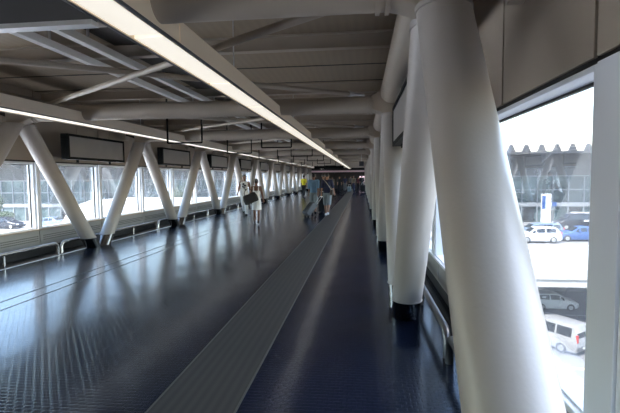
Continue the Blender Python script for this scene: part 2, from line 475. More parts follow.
# cable trays and dark overhead sign on the left
for x, lab in ((-3.78, 'silver cable channel under the roof, of the two the farther from the strip light'), (-3.28, 'silver cable channel under the roof, of the two the closer to the strip light')):
    root = empty('cable_channel', (x, 3.2, 3.2)); tag(root, lab, 'cable tray', 'silver cable channels')
    bm = new(); box(bm, -.045, .045, 0, 40, 0, .012); box(bm, -.045, -.037, 0, 40, .012, .09); box(bm, .037, .045, 0, 40, .012, .09)
    obj('channel', bm, M['tray'], root)
    for i in range(9):
        bm = new(); box(bm, -.012, .012, 1.9 + i * S, 1.925 + i * S, .09, CZ - 3.2); obj('hanger', bm, M['galv'], root)
root = empty('hanging_sign', (-3.6, 2.70, 2.57)); tag(root, 'wide dark grey hanging board with a pale lower edge beside the tan strip light', 'sign')
bm = new(); box(bm, -1.9, 1.92, -.03, .03, .03, .63); obj('board', bm, M['grey'], root, bevel=.006)
bm = new(); box(bm, -1.9, 1.92, -.04, .04, 0, .03); obj('edge_strip', bm, M['galv'], root)

# ------------------------------------------------------------------ hanging black U frames
uf = None
spots = [(-4.15, 10.1 + 4.7 * i, 3.3) for i in range(6)] + [(-2.36, 12.2 + 5.2 * i, 2.85) for i in range(5)]
for i, (x, y, zt) in enumerate(spots):
    row, j = ('row by the display boxes', i + 1) if i < 6 else ('row by the strip light', i - 5)
    lab = f'black U shaped hanging frame below the roof, {ORD[j]} in the {row}'
    if uf is None or i == 6:
        uf = empty('hanging_bracket', (x, y, 2.43)); tag(uf, lab, 'hanger', 'black hanging frames')
        for s in (-.42, .42):
            bm = new(); box(bm, s - .016, s + .016, -.016, .016, 0, zt + .6 - 2.43 if i < 6 else CZ - 2.43); obj('rod', bm, M['black'], uf)
        bm = new(); box(bm, -.42, .42, -.016, .016, -.016, .018); obj('bar', bm, M['black'], uf)
        if i < 6:
            for ch in uf.children:
                if ch.name.startswith('rod'):
                    for v in ch.data.vertices:
                        if v.co.z > .5: v.co.z = CZ - 2.43
    else: copy_thing(uf, (x, y, 2.43), lab)

# ------------------------------------------------------------------ display boxes along both sides
def sign(side, k, lab):
    x, sx = (XL - .06, 1) if side == 'L' else (XR - .03, -1)
    root = empty('display_box', (x, N0 + S * k - .88, 2.04)); tag(root, lab, 'sign', 'display boxes across the walkway' if side == 'L' else 'display boxes on the huge tube side')
    L_, D, Hh = 2.3, .17, .56
    f = lambda a: sorted((sx * a[0], sx * a[1]))
    bm = new(); x0, x1 = f((-D, -.02)); box(bm, x0, x1, 0, L_, 0, Hh); obj('casing', bm, M['black'], root, bevel=.012)
    bm = new(); x0, x1 = f((-.02, .012))
    box(bm, x0, x1, 0, L_, 0, .055); box(bm, x0, x1, 0, L_, Hh - .055, Hh); box(bm, x0, x1, 0, .06, .055, Hh - .055); box(bm, x0, x1, L_ - .06, L_, .055, Hh - .055)
    obj('bezel', bm, M['black'], root, bevel=.004)
    bm = new(); x0, x1 = f((-.02, .0)); box(bm, x0, x1, .06, L_ - .06, .055, Hh - .055); obj('screen', bm, M['face'], root)
    for yy in (.45, 1.75):
        bm = new(); tube(bm, [(-sx * .09, yy, Hh), (-sx * .05, yy, .84)], .012, 10); obj('hanger', bm, M['panel'], root, True)
        bm = new(); box(bm, -sx * .09 - .02, -sx * .09 + .02, yy - .02, yy + .02, -.06, 0); obj('bracket', bm, M['black'], root)
    return root
sl = sign('L', 2, 'black framed grey display box, first and biggest above the windows across the walkway')
for k in range(3, 12):
    copy_thing(sl, (sl.location.x, N0 + S * k - .88, 2.04), f'black framed grey display box across the walkway, {ORD[k-1]} in that row')
sr = sign('R', 1, 'black framed grey display box high beside the big tube with the dark cuff')
for k in range(2, 10):
    copy_thing(sr, (sr.location.x, N0 + S * k - .88, 2.04), f'black framed grey display box high on the huge tube side, {ORD[k]} in that row')

# ------------------------------------------------------------------ bumper rails
def rail(side, k, lab):
    x = XL - .2 if side == 'L' else XR + .2
    if side == 'R': x = .74
    yo = -1.04 if side == 'L' else -1.36
    sm = M['steel'] if side == 'L' else M['steeldark']; zb = -.04 if side == 'L' else .002
    root = empty('bumper_rail', (x, N0 + S * k + yo, 0)); tag(root, lab, 'rail', 'low steel rails across the walkway' if side == 'L' else 'low steel rails on the huge tube side')
    L_ = S - .12; r = .035; z = .24
    pts = [(0, 0, zb), (0, 0, z - .09), (0, .03, z - .03), (0, .09, z), (0, L_ - .09, z), (0, L_ - .03, z - .03), (0, L_, z - .09), (0, L_, zb)]
    bm = new(); rs = []
    X = Vector((1, 0, 0))
    for i, p in enumerate(pts):
        p = Vector(p); t = (Vector(pts[min(i + 1, 7)]) - Vector(pts[max(0, i - 1)])).normalized()
        rs.append(ring(bm, p, X, X.cross(t).normalized(), r, r, 12))
    skin_rings(bm, rs); obj('pipe', bm, sm, root, True)
    for yy in (L_ * .36, L_ * .68):
        bm = new(); tube(bm, [(0, yy, zb), (0, yy, z - .02)], .022, 10); obj('post', bm, sm, root, True)
    return root
rl = rail('L', 1, 'low bent steel rail across the walkway, cut off by the photo edge')
for k in range(2, 11):
    copy_thing(rl, (rl.location.x, N0 + S * k - 1.04, 0), f'low bent steel rail across the walkway, {ORD[k]} in the row')
rr = rail('R', 0, 'low bent steel rail running behind the huge tube')
for k in range(1, 7):
    copy_thing(rr, (rr.location.x, N0 + S * k - 1.36, 0), f'low bent steel rail on the huge tube side, {ORD[k]} beyond the one behind that tube')

# ------------------------------------------------------------------ far end
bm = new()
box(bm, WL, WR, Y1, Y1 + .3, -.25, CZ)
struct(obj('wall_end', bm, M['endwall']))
bm = new(); box(bm, WL, WR, Y1 - .06, Y1, 2.2, 2.42); struct(obj('trim_6', bm, M['pink']))
root = empty('light_panel', (.12, Y1 - .02, .85)); tag(root, 'small glowing pink panel on the dark far end wall beside the crowd', 'lit panel')
bm = new(); box(bm, -.46, .38, -.05, 0, 0, .85); obj('casing', bm, M['black'], root)
bm = new(); box(bm, -.43, .35, -.06, -.05, .03, .82); obj('screen', bm, M['pinkglow'], root)
root = empty('overhead_sign', (-3.0, 42, 2.36)); tag(root, 'long black overhead sign hung across the far end of the walkway', 'sign')
bm = new(); box(bm, -1.5, 1.3, -.08, .08, 0, .28); obj('board', bm, M['black'], root, bevel=.01)
for s in (-1.2, 1.0):
    bm = new(); box(bm, s - .02, s + .02, -.02, .02, .28, CZ - 2.36); obj('hanger', bm, M['black'], root)
root = empty('ceiling_speaker', (-.02, 25.5, 2.2)); tag(root, 'small dark box hung from the roof near the far row of tubes', 'speaker')
bm = new(); box(bm, -.13, .13, -.1, .1, 0, .26); obj('body', bm, M['grey'], root, bevel=.02)
bm = new(); tube(bm, [(0, 0, .26), (0, 0, CZ - 2.2)], .015, 8); obj('hanger', bm, M['galv'], root)

# ------------------------------------------------------------------ people
def remesh(bm, name, m, parent, vox, extra=None, smooth=2):
    me = bpy.data.meshes.new('tmp'); bm.to_mesh(me); bm.free()
    o = bpy.data.objects.new('tmp', me); COL.objects.link(o)
    r = o.modifiers.new('r', 'REMESH'); r.mode = 'VOXEL'; r.voxel_size = vox
    s = o.modifiers.new('s', 'SMOOTH'); s.iterations = smooth; s.factor = .5
    dg = bpy.context.evaluated_depsgraph_get(); dg.update()
    e = bpy.data.meshes.new_from_object(o.evaluated_get(dg))
    bpy.data.objects.remove(o)
    if extra:
        b2 = bmesh.new(); b2.from_mesh(e)
        extra(b2); b2.to_mesh(e); b2.free()
    e.name = name; e.materials.clear(); e.materials.append(m)
    for p in e.polygons: p.use_smooth = True; p.material_index = 0
    ob = bpy.data.objects.new(name, e); COL.objects.link(ob); ob.parent = parent
    return ob

def cone(bm, a, b, ra, rb):
    a, b = Vector(a), Vector(b)
    tube(bm, [a, a.lerp(b, .5), b], [ra, (ra + rb) / 2, rb], 14)
    ball(bm, a, ra, seg=12); ball(bm, b, rb, seg=12)

def person(label, x, y, face, h=1.75, stride=.25, skin=None, top=None, topm=None, sleeve=.5, bottom='trousers', botm=None,
           hair='short', shoem=None, arms=((-.12, .15, .2), (.12, -.15, .2)), sex='m', vox=.011, turn=0., graphic=None):
    """x right, y forward in the figure's own frame; arms: (outward, forward swing, elbow bend) left and right."""
    skin = skin or SKIN
    root = empty('person', (x, y, 0), face); tag(root, label, 'person')
    k = h / 1.75
    V = lambda *a: Vector(a) * k
    sw = .170 if sex == 'm' else .16
    hw = .088
    hipz, chz = .90, 1.30
    legs = []
    for s, st in ((-1, stride), (1, -stride)):
        hip = Vector((s * hw, 0, hipz))
        th, sh_ = .43, .41
        knee = hip + Vector((s * .005, math.sin(st) * th, -math.cos(st) * th))
        back = st - (.12 if st > 0 else .45) * min(1, abs(stride) * 3)
        ank = knee + Vector((0, math.sin(back) * sh_, -math.cos(back) * sh_))
        legs.append([hip, knee, ank, back])
    low = min(l[2].z for l in legs)
    dz = .07 - low
    legs = [[p + Vector((0, 0, dz)) for p in l[:3]] + [l[3]] for l in legs]
    up = Vector((0, 0, dz))
    armp = []
    for s, (out, swg, bend) in zip((-1, 1), arms):
        shd = Vector((s * sw, 0, 1.43)) + up
        d1 = Vector((s * abs(out), math.sin(swg), -math.cos(swg))).normalized()
        elb = shd + d1 * .29
        d2 = Vector((s * abs(out) * .5, math.sin(swg + bend), -math.cos(swg + bend))).normalized()
        wr = elb + d2 * .25
        armp.append((shd, elb, wr, d2))
    # ---- body, one continuous surface
    bm = new()
    hc = Vector((0, .015, 1.64)) + up
    R = Matrix.Rotation(turn, 4, 'Z')
    ball(bm, hc * k, .075 * k, .095 * k, .112 * k, 16, R)
    fw = R @ Vector((0, 1, 0))
    ball(bm, (hc + fw * .03 + Vector((0, 0, -.06))) * k, .055 * k, .062 * k, .06 * k, 12)
    ball(bm, (hc + fw * .098 + Vector((0, 0, -.015))) * k, .014 * k, .02 * k, .024 * k, 10)
    ball(bm, (hc + fw * .085 + Vector((0, 0, -.062))) * k, .026 * k, .014 * k, .012 * k, 10)
    sd = R @ Vector((1, 0, 0))
    for s in (-1, 1): ball(bm, (hc + sd * s * .078 + Vector((0, 0, -.01))) * k, .012 * k, .024 * k, .034 * k, 8, R)
    cone(bm, (Vector((0, -.01, 1.44)) + up) * k, (Vector((0, .0, 1.58)) + up) * k, .058 * k, .052 * k)
    ball(bm, (Vector((0, 0, chz)) + up) * k, (sw - .03) * k, .108 * k, .19 * k, 16)
    ball(bm, (Vector((0, 0, 1.10)) + up) * k, (.135 if sex == 'm' else .118) * k, .095 * k, .16 * k, 16)
    ball(bm, (Vector((0, 0, .94)) + up) * k, .15 * k, .105 * k, .14 * k, 16)
    cone(bm, (Vector((-sw + .02, 0, 1.42)) + up) * k, (Vector((sw - .02, 0, 1.42)) + up) * k, .06 * k, .06 * k)
    for hip, knee, ank, b in legs:
        cone(bm, hip * k, knee * k, .083 * k, .056 * k)
        mid = knee.lerp(ank, .35) + Vector((0, -.012, 0))
        cone(bm, knee * k, mid * k, .054 * k, .055 * k); cone(bm, mid * k, ank * k, .055 * k, .036 * k)
        heel = ank + Vector((0, -.045, -.035)); toe = ank + Vector((0, .145, -.045))
        cone(bm, heel * k, toe * k, .034 * k, .028 * k)
    for shd, elb, wr, d2 in armp:
        cone(bm, shd * k, elb * k, .051 * k, .040 * k); cone(bm, elb * k, wr * k, .040 * k, .027 * k)
        cone(bm, wr * k, (wr + d2 * .085) * k, .027 * k, .034 * k)
    def fingers(b2):
        for s, (shd, elb, wr, d2) in zip((-1, 1), armp):
            pal = wr + d2 * .075
            for j in range(4):
                q = pal + Vector((0, (j - 1.5) * .018, 0))
                L_ = (.06, .072, .068, .052)[j]
                m1 = q + d2 * L_ * .6; e = m1 + d2 * L_ * .5 + Vector((-s * .02, 0, 0))
                tube(b2, [q * k, m1 * k, e * k], [.0095 * k, .009 * k, .006 * k], 8)
            t0 = wr + d2 * .035 + Vector((0, .02, 0))
            tube(b2, [t0 * k, (t0 + d2 * .035 + Vector((-s * .01, .025, 0))) * k, (t0 + d2 * .065 + Vector((-s * .015, .028, 0))) * k], [.011 * k, .010 * k, .007 * k], 8)
    remesh(bm, 'body', skin, root, vox, fingers)
    for s in (-1, 1):
        bm = new(); ball(bm, (hc + fw * .082 + sd * s * .032 + Vector((0, 0, .012))) * k, .011 * k, .011 * k, .008 * k, 8); obj('eye', bm, EYE, root, True)
    # ---- hair
    bm = new()
    ball(bm, (hc - fw * .018 + Vector((0, 0, .028))) * k, .082 * k, .098 * k, .102 * k, 16, R)
    if hair == 'bun':
        ball(bm, (hc - fw * .10 + Vector((0, 0, .04))) * k, .045 * k, seg=10)
    if hair == 'long':
        cone(bm, (hc - fw * .05) * k, (hc - fw * .075 - Vector((0, 0, .2))) * k, .075 * k, .06 * k)
    remesh(bm, 'hair', HAIR, root, vox)
    # ---- top
    if topm:
        bm = new()
        ball(bm, (Vector((0, 0, chz - (.08 if sex == 'f' else 0))) + up) * k, (sw - .012) * k, .125 * k, (.15 if sex == 'f' else .20) * k, 16)
        ball(bm, (Vector((0, 0, 1.10)) + up) * k, (.158 if sex == 'm' else .138) * k, .118 * k, .18 * k, 16)
        ball(bm, (Vector((0, 0, .97)) + up) * k, .168 * k, .125 * k, .12 * k, 16)
        if top != 'tank':
            cone(bm, (Vector((-sw + .01, 0, 1.415)) + up) * k, (Vector((sw - .01, 0, 1.415)) + up) * k, .074 * k, .074 * k)
            for shd, elb, wr, d2 in armp: cone(bm, shd * k, shd.lerp(elb, min(1, sleeve * 1.6)) * k, .068 * k, .062 * k)
        else:
            for s in (-1, 1):
                if sex == 'f': tube(bm, [(Vector((s * .095, yy, zz)) + up) * k for yy, zz in ((.10, 1.28), (.085, 1.42), (.0, 1.495), (-.085, 1.42), (-.10, 1.28))], .022 * k, 8)
                else: cone(bm, (Vector((s * .10, .05, 1.40)) + up) * k, (Vector((s * .10, -.05, 1.40)) + up) * k, .07 * k, .07 * k)
        t = remesh(bm, 'shirt', topm, root, vox)
        if graphic:
            bm = new()
            for gx, gz, gr, gh in ((.03, 1.36, .05, .05), (-.03, 1.30, .06, .045), (.05, 1.26, .045, .05), (-.01, 1.20, .05, .03), (-.06, 1.12, .05, .03)):
                ball(bm, (Vector((gx, .105, gz)) + up) * k, gr * k, .028 * k, gh * k, 12)
            obj('chest_print', bm, graphic, t, True)
    # ---- bottom
    bm = new()
    ball(bm, (Vector((0, 0, .95)) + up) * k, .163 * k, .122 * k, .13 * k, 16)
    if bottom == 'skirt':
        zstack(bm, [(0, 0, (1.02 + dz) * k, .14 * k, .11 * k), (0, 0, (.9 + dz) * k, .175 * k, .14 * k), (0, .0, (.55 + dz) * k, .19 * k, .17 * k)], 18)
    else:
        for hip, knee, ank, b in legs:
            if bottom == 'shorts':
                cone(bm, hip * k, hip.lerp(knee, .95) * k, .105 * k, .092 * k)
            else:
                cone(bm, hip * k, knee * k, .102 * k, .080 * k); cone(bm, knee * k, knee.lerp(ank, .93) * k, .080 * k, .068 * k)
    remesh(bm, 'skirt' if bottom == 'skirt' else bottom, botm, root, vox)
    # ---- shoes
    for hip, knee, ank, b in legs:
        bm = new()
        heel = ank + Vector((0, -.045, -.03)); toe = ank + Vector((0, .15, -.04))
        cone(bm, heel * k, toe * k, .040 * k, .034 * k); cone(bm, heel * k, ank * k, .042 * k, .044 * k)
        low_ = (ank.z - .072) * k
        remesh(bm, 'shoe', shoem or M['black'], root, vox)
    return root, armp, k

WHITEC = cloth('white_cotton', (.80, .78, .75)); NAVY = cloth('navy_cotton', (.020, .024, .06)); LBLUE = cloth('light_blue_cotton', (.13, .23, .35))
YEL = cloth('yellow_cotton', (.62, .55, .03)); KHAKI = cloth('grey_blue_denim', (.20, .23, .25)); DARK = cloth('dark_cotton', (.014, .014, .018))
BEIGE = cloth('beige_cotton', (.26, .22, .18)); MAROON = cloth('maroon_cotton', (.10, .03, .04)); GREYC = cloth('grey_cotton', (.10, .10, .11))
PALEB = cloth('pale_blue_cotton', (.28, .36, .42)); PALEDK = cloth('dim_beige_cotton', (.15, .125, .10)); WSHOE = mat('white_shoe', (.6, .6, .6), .6)
BROWNB = mat('brown_leather', (.05, .032, .022), .6); DKBAG = mat('dark_canvas', (.022, .02, .018), .8); GREYCASE = mat('grey_suitcase_shell', (.09, .095, .10), .45)

person('person in a white sleeveless shirt with dark print and white trousers, walking towards the camera', -4.98, 18.45, PI + .1, 1.72, .28, SKIN2,
       'tank', WHITEC, 0, 'trousers', WHITEC, 'short', M['black'], arms=((.22, -.15, .25), (.2, .3, .5)), graphic=DARK)
person('person in a white top and white skirt seen from behind, carrying a big dark bag', -3.62, 14.95, .12, 1.55, .2, SKIN2,
       'tank', WHITEC, 0, 'skirt', WHITEC, 'bun', BROWNB, arms=((.3, -.25, .35), (.22, .2, .3)), sex='f')
person('person in a bright yellow shirt and dark trousers walking away beside the far V tubes', -4.86, 37.0, 0, 1.74, .25, SKIN2,
       'shirt', YEL, .55, 'trousers', DARK, 'short', M['black'], vox=.014)
pb, pba, pbk = person('person in a light blue shirt pulling a grey suitcase, walking away', -2.02, 18.6, .0, 1.76, .24, SKIN2,
       'shirt', LBLUE, .6, 'shorts', KHAKI, 'short', M['black'], arms=((.12, .1, .2), (.05, -.35, .1)))
pn, pna, pnk = person('person in a navy t-shirt, grey shorts and white shoes, bag strap across the back', -1.42, 18.15, -.12, 1.77, .26, SKIN,
       'shirt', NAVY, .55, 'shorts', KHAKI, 'short', WSHOE, arms=((.14, -.2, .2), (.2, .25, .35)))
person('person in dark clothes walking between the light blue and the navy shirts', -1.78, 20.6, 0, 1.76, .2, SKIN2, 'shirt', DARK, .9, 'trousers', DARK, 'short', M['black'], vox=.014)
crowd = [(-3.05, 46.0, PALEDK, PALEDK, 'person in pale beige clothes, at the edge of the far crowd'),
         (-2.35, 47.0, DARK, DARK, 'person in black, next to the pale beige one in the far crowd'),
         (-1.85, 49.0, NAVY, GREYC, 'person in navy beside the pale blue bag in the far crowd'),
         (-1.25, 50.0, GREYC, DARK, 'person in grey shirt in the middle of the far crowd'),
         (-.85, 46.5, PALEDK, NAVY, 'person in beige shirt and navy trousers in the far crowd'),
         (-.35, 48.0, MAROON, DARK, 'person in maroon shirt in the far crowd'),
         (.0, 45.0, DARK, DARK, 'person in black in the far crowd, standing beside the pink panel'),
         (-3.9, 52.0, GREYC, DARK, 'person in grey standing far back behind the pale beige one')]
for i, (x, y, a, b, lab) in enumerate(crowd):
    person(lab, x, y, random.uniform(-.4, .4) + (PI if i % 3 == 1 else 0), random.uniform(1.62, 1.8), .2, SKIN if i % 2 else SKIN2, 'shirt', a, .6, 'trousers', b, 'short', M['black'], vox=.018)

# shoulder bag of the woman
root = empty('shoulder_bag', (-3.70, 14.68, .74)); root.rotation_euler = (0, math.radians(-22), .1); tag(root, 'big dark brown shoulder bag hanging beside the white skirt', 'bag')
bm = new()
zstack(bm, [(0, 0, 0, .20, .07), (0, 0, .03, .25, .10), (0, 0, .18, .26, .11), (0, 0, .30, .22, .07), (0, 0, .33, .19, .03)], 24); obj('bag_body', bm, DKBAG, root, True)
bm = new(); tube(bm, [(-.16, 0, .30), (-.10, .02, .45), (.02, .04, .52), (.12, .03, .45), (.16, 0, .30)], .013, 8); obj('strap', bm, BROWNB, root, True)
bm = new(); box(bm, -.2, .2, -.118, -.10, .2, .29); obj('flap', bm, DKBAG, root, bevel=.01)
# crossbody bag of the navy shirt
root = empty('crossbody_bag', (-1.22, 18.08, .86)); tag(root, 'brown bag on the hip of the navy shirt, strap across the back', 'bag')
bm = new(); zstack(bm, [(0, 0, 0, .06, .11), (0, 0, .05, .075, .13), (0, 0, .2, .065, .12), (0, 0, .22, .05, .1)], 20); obj('bag_body', bm, BROWNB, root, True)
bm = new(); tube(bm, [(-.01, -.06, .2), (-.10, -.17, .36), (-.22, -.165, .52), (-.33, -.10, .645), (-.36, .02, .66)], .016, 8); obj('strap', bm, BEIGE, root, True)
# grey trolley case
def suitcase(loc, rz, tilt, W, D, Hh, m, lab, handle=.45):
    root = empty('suitcase', loc); root.rotation_euler = (tilt, 0, rz); tag(root, lab, 'suitcase')
    bm = new(); box(bm, -W / 2, W / 2, -D / 2, D / 2, .06, .06 + Hh); obj('shell', bm, m, root, True, bevel=.035)
    bm = new()
    for i in range(5): box(bm, -W / 2 + .06 + i * (W - .12) / 5, -W / 2 + .075 + i * (W - .12) / 5, -D / 2 - .006, -D / 2, .12, Hh)
    obj('ribs', bm, M['black'], root)
    for s in (-1, 1):
        bm = new(); tube(bm, [(s * (W / 2 - .05) - .02, D / 2 - .04, .035), (s * (W / 2 - .05) + .02, D / 2 - .04, .035)], .035, 14); obj('wheel', bm, M['tyre'], root, True)
    bm = new()
    for s in (-1, 1): tube(bm, [(s * .1, D / 2 - .03, .06 + Hh), (s * .1, D / 2 - .03, .06 + Hh + handle)], .009, 8)
    tube(bm, [(-.115, D / 2 - .03, .06 + Hh + handle), (.115, D / 2 - .03, .06 + Hh + handle)], .014, 8)
    obj('handle', bm, M['galv'], root, True)
    return root
suitcase((-2.28, 17.55, .05), math.radians(-58), math.radians(-40), .40, .24, .58, GREYCASE, 'tilted grey suitcase pulled behind the light blue shirt', .42)
suitcase((-1.74, 19.6, .002), 0, math.radians(-12), .36, .24, .62, DARK, 'black upright suitcase between the light blue and navy shirts', .3)
suitcase((-1.30, 46.2, .002), 0, 0, .38, .26, .50, PALEB, 'pale blue suitcase on the floor among the far crowd', .2)
suitcase((.1, 44.6, .002), 0, 0, .5, .3, .70, DARK, 'black suitcase beside the pink panel in the far crowd', .2)

# ------------------------------------------------------------------ outside: roads
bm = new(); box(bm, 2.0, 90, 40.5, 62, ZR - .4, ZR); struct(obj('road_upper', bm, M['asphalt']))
bm = new(); box(bm, 2.0, 90, 31.0, 40.5, ZR - .4, ZR + .02); struct(obj('road_apron', bm, M['concrete']))
bm = new()
box(bm, 2.0, 90, 30.6, 31.0, ZR - 1.15, ZR + .06); box(bm, 2.0, 90, 30.5, 30.6, ZR - .62, ZR - .55)
struct(obj('road_edge_fascia', bm, M['concrete']))
bm = new(); box(bm, 2.0, 90, 40.2, 40.5, ZR, ZR + .16); struct(obj('road_kerb', bm, M['concrete']))
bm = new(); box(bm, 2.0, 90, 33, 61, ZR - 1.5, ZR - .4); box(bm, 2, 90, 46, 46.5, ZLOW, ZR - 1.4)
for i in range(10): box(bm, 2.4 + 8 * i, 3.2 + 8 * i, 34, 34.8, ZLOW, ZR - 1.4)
struct(obj('road_underside', bm, M['darkconc_and_shade']))
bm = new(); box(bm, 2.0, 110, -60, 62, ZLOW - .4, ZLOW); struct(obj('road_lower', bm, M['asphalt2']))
bm = new(); box(bm, 5, 60, 30.5, 46, ZLOW, ZLOW + .012); struct(obj('road_lower_shade', bm, M['darkconc_and_shade']))  # thin dark sheet: the deck's shade painted onto the lower road
bm = new(); box(bm, 5, 60, 27.3, 27.5, ZLOW + .002, ZLOW + .012); box(bm, 5, 60, 12, 12.15, ZLOW + .002, ZLOW + .012); struct(obj('road_marking', bm, M['yellowline']))
root = empty('railing', (18, 34.6, ZLOW)); tag(root, 'dark railing on the lower road in front of the shaded white car', 'railing')
bm = new()
for z in (.35, .7, 1.05): box(bm, -12, 14, -.03, .03, z, z + .06)
obj('rails', bm, M['grey'], root)
for i in range(14):
    bm = new(); box(bm, -12 + 2 * i - .04, -12 + 2 * i + .04, -.04, .04, 0, 1.1); obj('post', bm, M['grey'], root)
bm = new(); box(bm, -130, -8.5, -60, 62, ZR - .4, ZR); struct(obj('ground_left', bm, M['bright']))
bm = new(); box(bm, -130, -8.5, 50, 62, ZR, ZR + .02); struct(obj('road_left', bm, M['asphalt']))

# ------------------------------------------------------------------ terminal building
root = empty('terminal_building', (0, 62, ZR)); tag(root, 'long glass airport terminal with a scalloped metal roof edge beyond the road', 'building')
TH = -ZR
def tpart(name, bm, m): 
    bmesh.ops.translate(bm, verts=bm.verts, vec=(0, -62, TH)); return obj(name, bm, m, root)
for xa, xb in ((-100, -7.6), (1.7, 90)):
    bm = new(); box(bm, xa, xb, 62.1, 62.4, ZR, 1.45); tpart('glass_wall', bm, M['tglass'])
    bm = new()
    n = int((xb - xa) / 1.95)
    for i in range(n + 1): box(bm, xa + i * 1.95, xa + i * 1.95 + .13, 61.95, 62.1, ZR, 1.45)
    for z in (1.38, -.45, -2.2): box(bm, xa, xb, 61.95, 62.1, z, z + .13)
    box(bm, xa, xb, 61.9, 62.1, -2.6, -2.2)
    tpart('mullion_grid', bm, M['wcladd'])
    bm = new(); box(bm, xa, xb, 61.8, 62.4, 1.5, 4.4); tpart('upper_band', bm, M['band'])
    bm = new()
    for i in range(int((xb - xa) / 1.95)): 
        if i % 3 == 1: box(bm, xa + i * 1.95 + .3, xa + i * 1.95 + 1.7, 61.98, 62.1, ZR, -2.7)
    tpart('doors', bm, M['gap'])
    # scalloped roof: narrow humps between wide flat troughs
    bm = new(); box(bm, xa, xb, 58.5, 72, 4.30, 4.55)
    for i in range(int((xb - xa) / 1.83)):
        x = xa + 1.83 * i
        prism(bm, [(x, 4.5), (x + 1.05, 4.5), (x + .86, 4.95), (x + .68, 5.42), (x + .37, 5.42), (x + .19, 4.95)], 'Y', 58.5, 58.9)
    tpart('roof', bm, M['roofm'])
    bm = new()
    for i in range(int((xb - xa) / 6.6)): 
        prism(bm, [(58.7, 4.35), (61.9, 4.35), (61.9, 3.2)], 'X', xa + 2 + 6.6 * i, xa + 2.25 + 6.6 * i)
    tpart('roof_bracket', bm, M['wcladd'])

# white ramp wall on the left
bm = new()
prism(bm, [(-34.5, ZR), (-32.5, -1.6), (-30, -.75), (-26, -.5), (-9, -.5), (-9, ZR)], 'Y', 46, 46.6)
struct(obj('ramp_wall', bm, M['bright']))
bm = new()
for i in range(9): box(bm, -30 + i * 2.4, -29.94 + i * 2.4, 45.97, 46, ZR, -.8)
struct(obj('ramp_wall_joints', bm, M['band']))
root = empty('notice_box', (-26.3, 45.5, -1.2)); tag(root, 'small dark box on a post before the white ramp wall', 'sign')
bm = new(); box(bm, -.45, .45, -.1, .1, -.2, .9); obj('board', bm, M['grey'], root, bevel=.02)
bm = new(); box(bm, -.06, .06, -.06, .06, -3.5, -.2); obj('post', bm, M['grey'], root)

# pylon sign
root = empty('pylon_sign', (22.1, 56.3, ZR)); tag(root, 'tall white pylon with a blue panel standing outside the terminal', 'sign')
bm = new(); box(bm, -.53, .53, -.2, .2, 0, 4.0); obj('pylon', bm, M['car_white'], root, bevel=.03)
bm = new(); box(bm, -.52, -.1, -.22, -.2, 2.2, 3.8); obj('blue_panel', bm, M['blue_sign'], root)
bm = new(); tube(bm, [(.95, 0, 0), (.95, 0, 2.6)], .03, 8); obj('post', bm, M['galv'], root)
bm = new(); box(bm, .68, 1.22, -.05, -.03, 2.5, 3.0); obj('plate', bm, M['blue_sign'], root)

# ------------------------------------------------------------------ cars
TYPES = {   # stations along the length (0 front .. 1 rear): x, z bottom, z belt, z top, top width factor
 'hatch': (3.75, 1.66, 1.48, [(0, .32, .52, .60, .86), (.04, .22, .66, .76, .9), (.24, .18, .86, .95, .9), (.40, .18, .92, 1.40, .76), (.58, .18, .94, 1.48, .76), (.88, .18, .95, 1.42, .74), (.97, .22, .90, 1.0, .86), (1, .34, .78, .84, .86)], (.30, .90), (.40, .62, .88)),
 'estate': (4.5, 1.74, 1.5, [(0, .32, .52, .60, .86), (.04, .22, .68, .78, .9), (.25, .18, .86, .96, .9), (.38, .18, .93, 1.40, .76), (.55, .18, .95, 1.5, .76), (.92, .18, .96, 1.44, .74), (.98, .22, .92, 1.0, .86), (1, .34, .80, .86, .86)], (.29, .93), (.38, .56, .76, .92)),
 'sedan': (4.45, 1.74, 1.42, [(0, .32, .50, .58, .86), (.04, .22, .64, .74, .9), (.27, .18, .84, .92, .9), (.43, .18, .90, 1.36, .74), (.58, .18, .92, 1.42, .74), (.70, .18, .93, 1.34, .74), (.82, .18, .92, 1.0, .86), (.96, .22, .88, .95, .88), (1, .34, .78, .84, .86)], (.34, .80), (.43, .58, .70)),
 'van': (4.9, 1.92, 1.95, [(0, .34, .62, .74, .86), (.04, .24, .82, .94, .9), (.16, .2, 1.02, 1.14, .9), (.30, .2, 1.12, 1.84, .80), (.45, .2, 1.14, 1.95, .82), (.95, .2, 1.14, 1.90, .82), (.985, .22, 1.12, 1.5, .88), (1, .34, 1.0, 1.1, .9)], (.22, .97), (.30, .48, .72, .94)),
}
